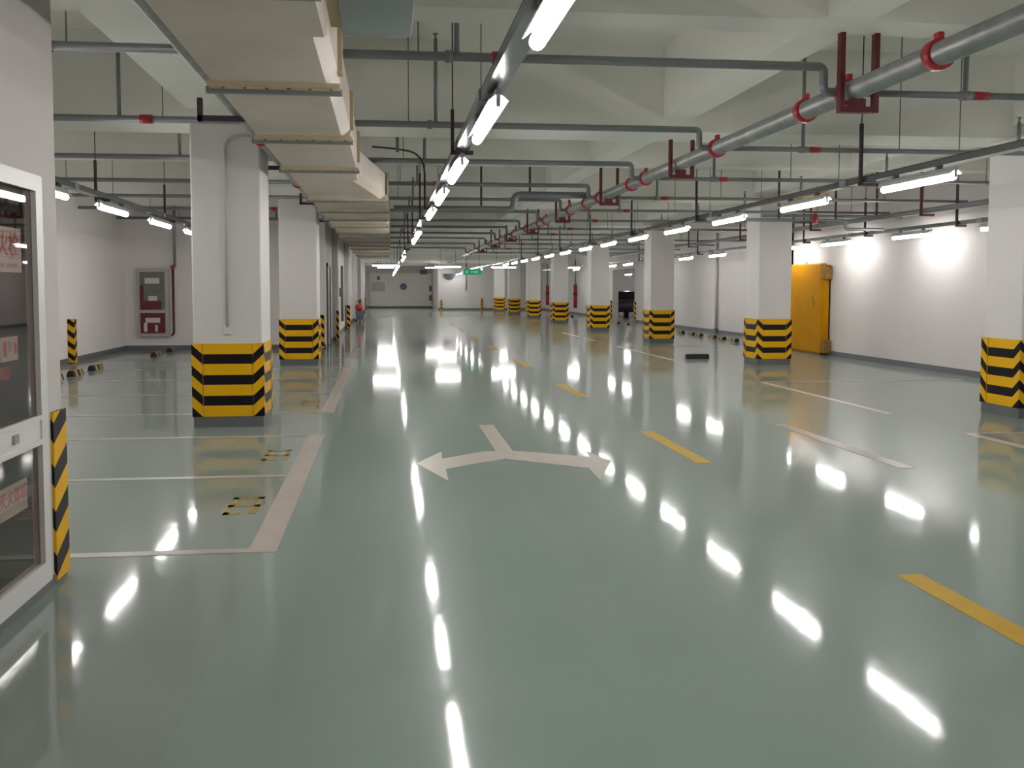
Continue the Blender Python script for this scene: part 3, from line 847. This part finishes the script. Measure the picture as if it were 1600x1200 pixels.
# branch pipes
def sprinkler(mb, x, y, z, top):
    mb.cyl((x, y, z), (x, y, top), .02, 8)
    mb.cyl((x, y, top), (x, y, top + .05), .012, 6)
    mb.cyl((x, y, top + .05), (x, y, top + .055), .03, 10)
def rods(t, xs, y, z):
    for x in xs:
        if any(a - .02 < x < b + .02 for a, b in ((-2.1, -1.33), (3.15, 3.5), (7.4, 8.05))):
            top = 3.43
        else:
            top = SLAB
        top = min(top, hanger_top(y))
        obj('threaded_rod', MB().cyl((x, y, z), (x, y, top), .006, 6), M['rod'], t)
for i, y in enumerate(BY):
    r = .033
    zt = 3.21
    lx = -6.35 if y < 22.9 else -1.3
    o = ORD[i]
    t = thing('branch_pipe', (PX, y, zt), 'thin grey cross pipe on the duct side of the main, %s from the camera' % o, 'pipe', 'thin cross pipes on the duct side')
    obj('pipe', MB().tube([(lx, y, zt), (PX - .2, y, zt), (PX - .2, y, PZ), (PX - .05, y, PZ)], r, 10, corner=.05), M['galv_small'], t)
    mb = MB(); sprinkler(mb, .53, y, zt, [3.55, 4.08, 3.5, 3.9][i % 4] if hanger_top(y) > 4 else 3.2)
    obj('sprinkler_riser', mb, M['galv_small'], t)
    if lx < -2:
        mb = MB(); sprinkler(mb, -2.62, y, zt, 3.9); obj('sprinkler_riser', mb, M['galv_small'], t)
        mb = MB(); ring(mb, -2.36, y, zt, r + .012, .12, 'x'); obj('coupling', mb, M['red'], t)
    mb = MB(); ring(mb, .47, y, zt, r + .012, .05, 'x'); obj('coupling', mb, M['galv_small'], t)
    if i % 3 == 0:
        mb = MB(); ring(mb, .82, y, zt, r + .012, .06, 'x'); obj('coupling', mb, M['red'], t)
    rods(t, [.25, 1.0] if i < 5 else [.9], y, zt)
    rods(t, [-2.2, -4.9] if lx < -2 else [], y, zt)
    # wall side
    zr = 3.02
    rx = 10.0 if y < 21.5 else 11.28
    if any(abs(y - (p + .35)) < .42 for p in RY): rx = 7.3
    t = thing('branch_pipe', (PX, y, zr), 'thin grey cross pipe on the bright wall side of the main, %s from the camera' % o, 'pipe', 'thin cross pipes on the wall side')
    obj('pipe', MB().cyl((PX + .05, y, zr), (rx, y, zr), .026, 10), M['galv_small'], t)
    sx = 4.50
    mb = MB(); sprinkler(mb, sx, y, zr, [3.38, 4.08, 3.4, 3.5][i % 4] if hanger_top(y) > 4 else 3.2); ring(mb, sx, y, zr, .036, .09, 'x')
    obj('sprinkler_riser', mb, M['galv_small'], t)
    mb = MB(); ring(mb, sx + .13, y, zr, .032, .12, 'x'); obj('coupling', mb, M['red'], t)
    if rx > 9:
        mb = MB(); sprinkler(mb, 7.0, y, zr, 3.36); obj('sprinkler_riser', mb, M['galv_small'], t)
        rods(t, [5.6, 6.3, 8.5, 9.2], y, zr)
    else:
        rods(t, [5.6, 6.3], y, zr)

# bigger stepped cross pipe further in
t = thing('stepped_cross_pipe', (1.5, 14.9, 3), 'thicker dark grey pipe that steps up beside the main pipe', 'pipe')
obj('pipe', MB().tube([(.15, 14.95, 2.84), (2.15, 14.95, 2.84), (2.15, 14.95, 3.09), (3.42, 14.95, 3.09)], .055, 12, corner=.12), M['galv_small'], t)
for x in (1.6, 2.42):
    obj('strut', MB().box(x - .015, x + .015, 14.93, 14.97, 2.9 if x < 2 else 3.1, SLAB), M['dark_steel'], t)
# pipe beside the duct
t = thing('duct_side_pipe', (-1.24, -8, 3.03), 'grey pipe with a red coupling running along the duct edge', 'pipe')
obj('pipe', MB().cyl((-1.245, -8.6, 3.03), (-1.245, 22.9, 3.03), .05, 14), M['galv'], t)
for y in (4.3, 9.36, 13.2, 19.6):
    mb = MB(); ring(mb, -1.245, y, 3.03, .07, .07); obj('coupling', mb, M['red'], t)
for y in (7.85, 10.95, 15.4, 19.4):
    obj('hanger', MB().box(-1.56 if y < 8 else -1.45 if y < 10 else -1.42, -1.17, y - .025, y + .025, 2.93, 2.975).box(-1.56 if y < 8 else -1.42, -1.52 if y < 8 else -1.38, y - .025, y + .025, 2.93, 3.12), M['dark_steel'], t)
# wall side service pipe
t = thing('wall_service_pipe', (8.9, -8, 2.8), 'grey pipe running above the lamps along the bright wall', 'pipe')
obj('pipe', MB().cyl((8.85, -8.6, 2.80), (8.85, 38, 2.80), .045, 12), M['galv_small'], t)
for y in (11.0, 13.95, 17.8, 21.5, 25.3, 29.0):
    obj('hanger', MB().box(8.74, 8.77, y - .02, y + .02, 2.71, hanger_top(y)).box(8.74, 8.98, y - .02, y + .02, 2.71, 2.745), M['dark_red'], t)
for y in (12.0, 19.6):
    mb = MB(); ring(mb, 8.85, y, 2.80, .062, .07); obj('coupling', mb, M['red'], t)
# valves and small drops among the pipes near the second long row pillar
t = thing('pipe_manifold', (8.1, 15.2, 2.7), 'cluster of small pipes and elbows before the bright wall ceiling', 'pipe')
obj('pipe', MB().tube([(6.6, 15.9, 2.78), (8.5, 15.9, 2.78), (8.5, 15.9, 2.62), (9.25, 15.9, 2.62)], .03, 8, corner=.06), M['galv_small'], t)
obj('pipe', MB().tube([(7.1, 16.4, 2.9), (9.9, 16.4, 2.9)], .028, 8), M['galv_small'], t)
obj('valve', MB().cyl((7.9, 15.9, 2.72), (7.9, 15.9, 2.9), .045, 10).ball((7.9, 15.9, 2.78), .06), M['red'], t)
for x in (7.2, 8.3, 9.1):
    obj('strut', MB().box(x - .012, x + .012, 15.88, 15.92, 2.8, SLAB), M['dark_steel'], t)

# ------------------------------------------------------------------ ventilation duct
DZ, DT = 2.77, 3.12
t = thing('ventilation_duct', (-.65, 0, DZ), 'long stained boxed duct with ochre flanges hung beside the lamps', 'air duct')
XL = -1.03
def sect(xr, c=.07):
    return [(XL, DZ), (xr - c, DZ), (xr, DZ + c), (xr, DT), (XL, DT)]
def duct_run(y0, y1, xr0, xr1, name, mats, side=(1,)):
    mb = MB()
    c = .07 if side else .015
    a, b = sect(xr0, c), sect(xr1, c)
    A = [mb.bm.verts.new((x, y0, z)) for x, z in a]
    B = [mb.bm.verts.new((x, y1, z)) for x, z in b]
    for i in range(5):
        j = (i + 1) % 5
        f = mb.bm.faces.new((A[i], A[j], B[j], B[i]))
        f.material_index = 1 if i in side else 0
    mb.bm.faces.new(A[::-1]); mb.bm.faces.new(B)
    return obj(name, mb, mats, t)
DM = [M['duct'], M['duct_side']]
ys = [-4.0, -2, 0, 1.9, 3.8, 4.6, 5.68, 7.6, 9.5]
for a, b in zip(ys, ys[1:]):
    duct_run(a, b, -.28, -.28, 'duct_section', DM, (1,) if a in (4.6, 5.68) else ())
duct_run(9.5, 10.55, -.28, -.30, 'duct_section', DM, ())
tr = duct_run(10.55, 12.75, -.30, .02, 'duct_section', DM, (2,))
tr['label'] = 'widening duct section with a pale bright side'
yw = [12.75, 14.5, 16.2, 18.0, 19.9, 21.8, 23.8, 26, 28.5, 31, 34, 38]
for i, (a, b) in enumerate(zip(yw, yw[1:])):
    duct_run(a, b, .05 + .1 * min(1, i / 8), .05 + .1 * min(1, i / 8), 'duct_section', DM, ())
def flange(y, xr):
    e = .028
    mb = MB()
    for (x0, x1, z0, z1) in ((XL - e, xr + e * .5, DZ - e, DZ), (XL - e, XL, DZ, DT), (xr, xr + e, DZ + .06, DT), (XL - e, xr + e, DT, DT + .02)):
        mb.box(x0, x1, y - .07, y + .02, z0, z1)
    f = obj('flange', mb, M['flange'], t)
    bm_ = MB()
    n = max(3, int((xr - XL) / .125))
    for k in range(n):
        x = XL + .06 + k * (xr - XL - .1) / (n - 1)
        bm_.cyl((x, y - .03, DZ - e - .008), (x, y - .03, DZ - e), .011, 8)
    obj('rivet', bm_, M['brown_hinge'], f)
    obj('support_bar', MB().box(XL - .06, xr + .02, y + .055, y + .095, DZ - .045, DZ - .005).cyl((XL - .05, y + .075, DZ - .03), (XL - .05, y + .075, hanger_top(y)), .007, 6), M['dark_duct'], t)
for y in (3.8, 5.68, 7.6, 9.5): flange(y, -.28)
flange(12.75, .03)
for i, y in enumerate(yw[1:-1]): flange(y, .05 + .1 * min(1, i / 8))
b = obj('branch_box', MB().box(-.22, .15, 3.3, 5.0, 2.89, 3.14), M['dark_duct'], t, bevel=.006)
b['label'] = 'dark grey metal outlet box on the duct'
obj('box_collar', MB().box(-.28, -.22, 3.35, 4.95, 2.92, 3.12), M['flange'], b)
# thin flexible conduit near the duct
c = thing('flexible_conduit', (.2, 9.9, 3.2), 'thin dark curved conduit hanging beside the widening duct', 'conduit')
obj('cable', MB().tube([(-.15, 11.2, 3.26), (.15, 11.2, 3.24), (.38, 11.2, 3.2), (.48, 11.2, 3.08), (.5, 11.2, 2.9)], .012, 6, corner=.1), M['dark_steel'], c)
obj('clip', MB().box(.14, .18, 11.18, 11.22, 3.2, SLAB - .001), M['rod'], c)

# ------------------------------------------------------------------ far end: gate, discs, boxes, sign
t = thing('sliding_gate', (1.1, YF - .1, 0), 'wide pale closed gate at the far end of the hall', 'gate')
obj('leaf', MB().box(-1.2, 3.72, YF - .12, YF - .02, .12, 2.75), M['gate'], t)
obj('bottom_rail', MB().box(-1.2, 3.72, YF - .14, YF - .01, .02, .12), M['skirting'], t)
for z in (1.3, .55):
    obj('hinge', MB().box(3.5, 3.7, YF - .22, YF - .12, z, z + .45), M['skirting'], t)
obj('panel_patch', MB().box(-1.1, -.02, YF - .125, YF - .12, 1.3, 2.05), M['frame_grey'], t)
o = obj('round_sign', MB().cyl((1.45, YF - .14, 1.68), (1.45, YF - .125, 1.68), .27, 24), M['blue_sign']); tag(o, 'round blue grey disc sign on the far gate', 'sign')
o = obj('wall_box', MB().box(2.75, 3.3, YF - .45, YF - .12, 2.66, 3.0), M['dark_disc']); tag(o, 'dark box high on the far gate', 'box')
o = obj('wall_box', MB().box(-.62, -.42, YF - .4, YF - .12, 2.22, 2.5), M['dark_disc']); tag(o, 'small dark box on the gate below the first crosswise lamp', 'box')
fm = MB()
fm.prism([(4.55 + .42 * math.cos(a * PI / 12), 2.58 + .42 * math.sin(a * PI / 12)) for a in range(-12, 1)], 63.85, 63.98)
o = obj('fan_cowl', fm, M['dark_disc']); tag(o, 'dark half round cowl on the far wall beside the green sign', 'vent')
t = thing('hanging_pipe', (5.75, 62, 2.4), 'short dark vertical pipe hanging before the far wall', 'pipe')
obj('pipe', MB().cyl((5.75, 63.7, 1.45), (5.75, 63.7, SLAB), .05), M['skirting'], t)
obj('cap', MB().cyl((5.75, 63.7, 1.35), (5.75, 63.7, 1.45), .11), M['frame_grey'], t)
t = thing('exit_sign', (3.9, 40.6, 2.5), 'hanging green exit sign between the crosswise lamps', 'sign')
obj('panel', MB().box(3.84, 4.74, 44.0, 44.06, 2.20, 2.48), M['green_sign'], t)
obj('symbol', MB().box(3.96, 4.06, 43.992, 43.999, 2.29, 2.39).prism([(4.18, 2.32), (4.43, 2.32), (4.43, 2.28), (4.56, 2.34), (4.43, 2.40), (4.43, 2.36), (4.18, 2.36)], 43.992, 43.999), M['sign_white'], t)
for x in (3.98, 4.6):
    obj('rod', MB().cyl((x, 44.03, 2.48), (x, 44.03, 3.43), .01, 6), M['dark_steel'], t)
for x, y, l in ((11.2, 52.3, 'red vertical fire pipe on the wall between the fourth and fifth pillars'), (11.2, 61.5, 'small red vertical fire pipe far along the wall')):
    t = thing('fire_riser_pipe', (x, y, 0), l, 'pipe', 'red fire pipes along the far wall')
    obj('pipe', MB().cyl((x, y, .38), (x, y, 1.75), .10), M['red'], t)
    obj('upper_pipe', MB().cyl((x, y, 1.75), (x, y, 3.2), .04), M['galv_small'], t)
    obj('valve', MB().ball((x, y - .02, 1.2), .13), M['dark_red'], t)
o = obj('round_sign', MB().cyl((13.55, 52.98, 1.75), (13.55, 52.95, 1.75), .3, 24), M['blue_sign']); tag(o, 'round blue sign on the alcove wall above the dark car', 'sign')

# ------------------------------------------------------------------ parked car in the alcove (rear seen)
t = thing('car', (12.9, 48.0, 0), 'dark parked car seen from behind in the side alcove', 'car')
cx, y0 = 12.92, 46.2
prof = [(y0, .38), (y0 + .05, .82), (y0 + .25, .95), (y0 + .75, 1.38), (y0 + 2.2, 1.42), (y0 + 3.0, 1.0), (y0 + 4.1, .86), (y0 + 4.3, .5), (y0 + 4.25, .3), (y0 + .1, .28)]
body = MB().prism([(a, b) for a, b in prof], cx - .84, cx + .84, 'x')
for v in body.bm.verts:
    if v.co.z > 1.1: v.co.x = cx + (v.co.x - cx) * .70
obj('body', body, M['car'], t, bevel=.11)
obj('rear_window', MB().quad([(cx - .66, y0 + .27, .98), (cx + .66, y0 + .27, .98), (cx + .56, y0 + .70, 1.345), (cx - .56, y0 + .70, 1.345)]), M['car_glass'], t)
for k in (-.7, .7):
    obj('tail_lamp', MB().box(cx + k - .1, cx + k + .1, y0 - .01, y0 + .05, .70, .84), M['tail'], t)
    for yy in (y0 + .8, y0 + 3.4):
        obj('wheel', MB().cyl((cx + k * 1.07, yy, .31), (cx + k * 1.07 + (.2 if k < 0 else -.2), yy, .31), .31, 20), M['black'], t)
obj('bumper', MB().box(cx - .82, cx + .82, y0 - .06, y0 + .1, .36, .56), M['car'], t, bevel=.03)
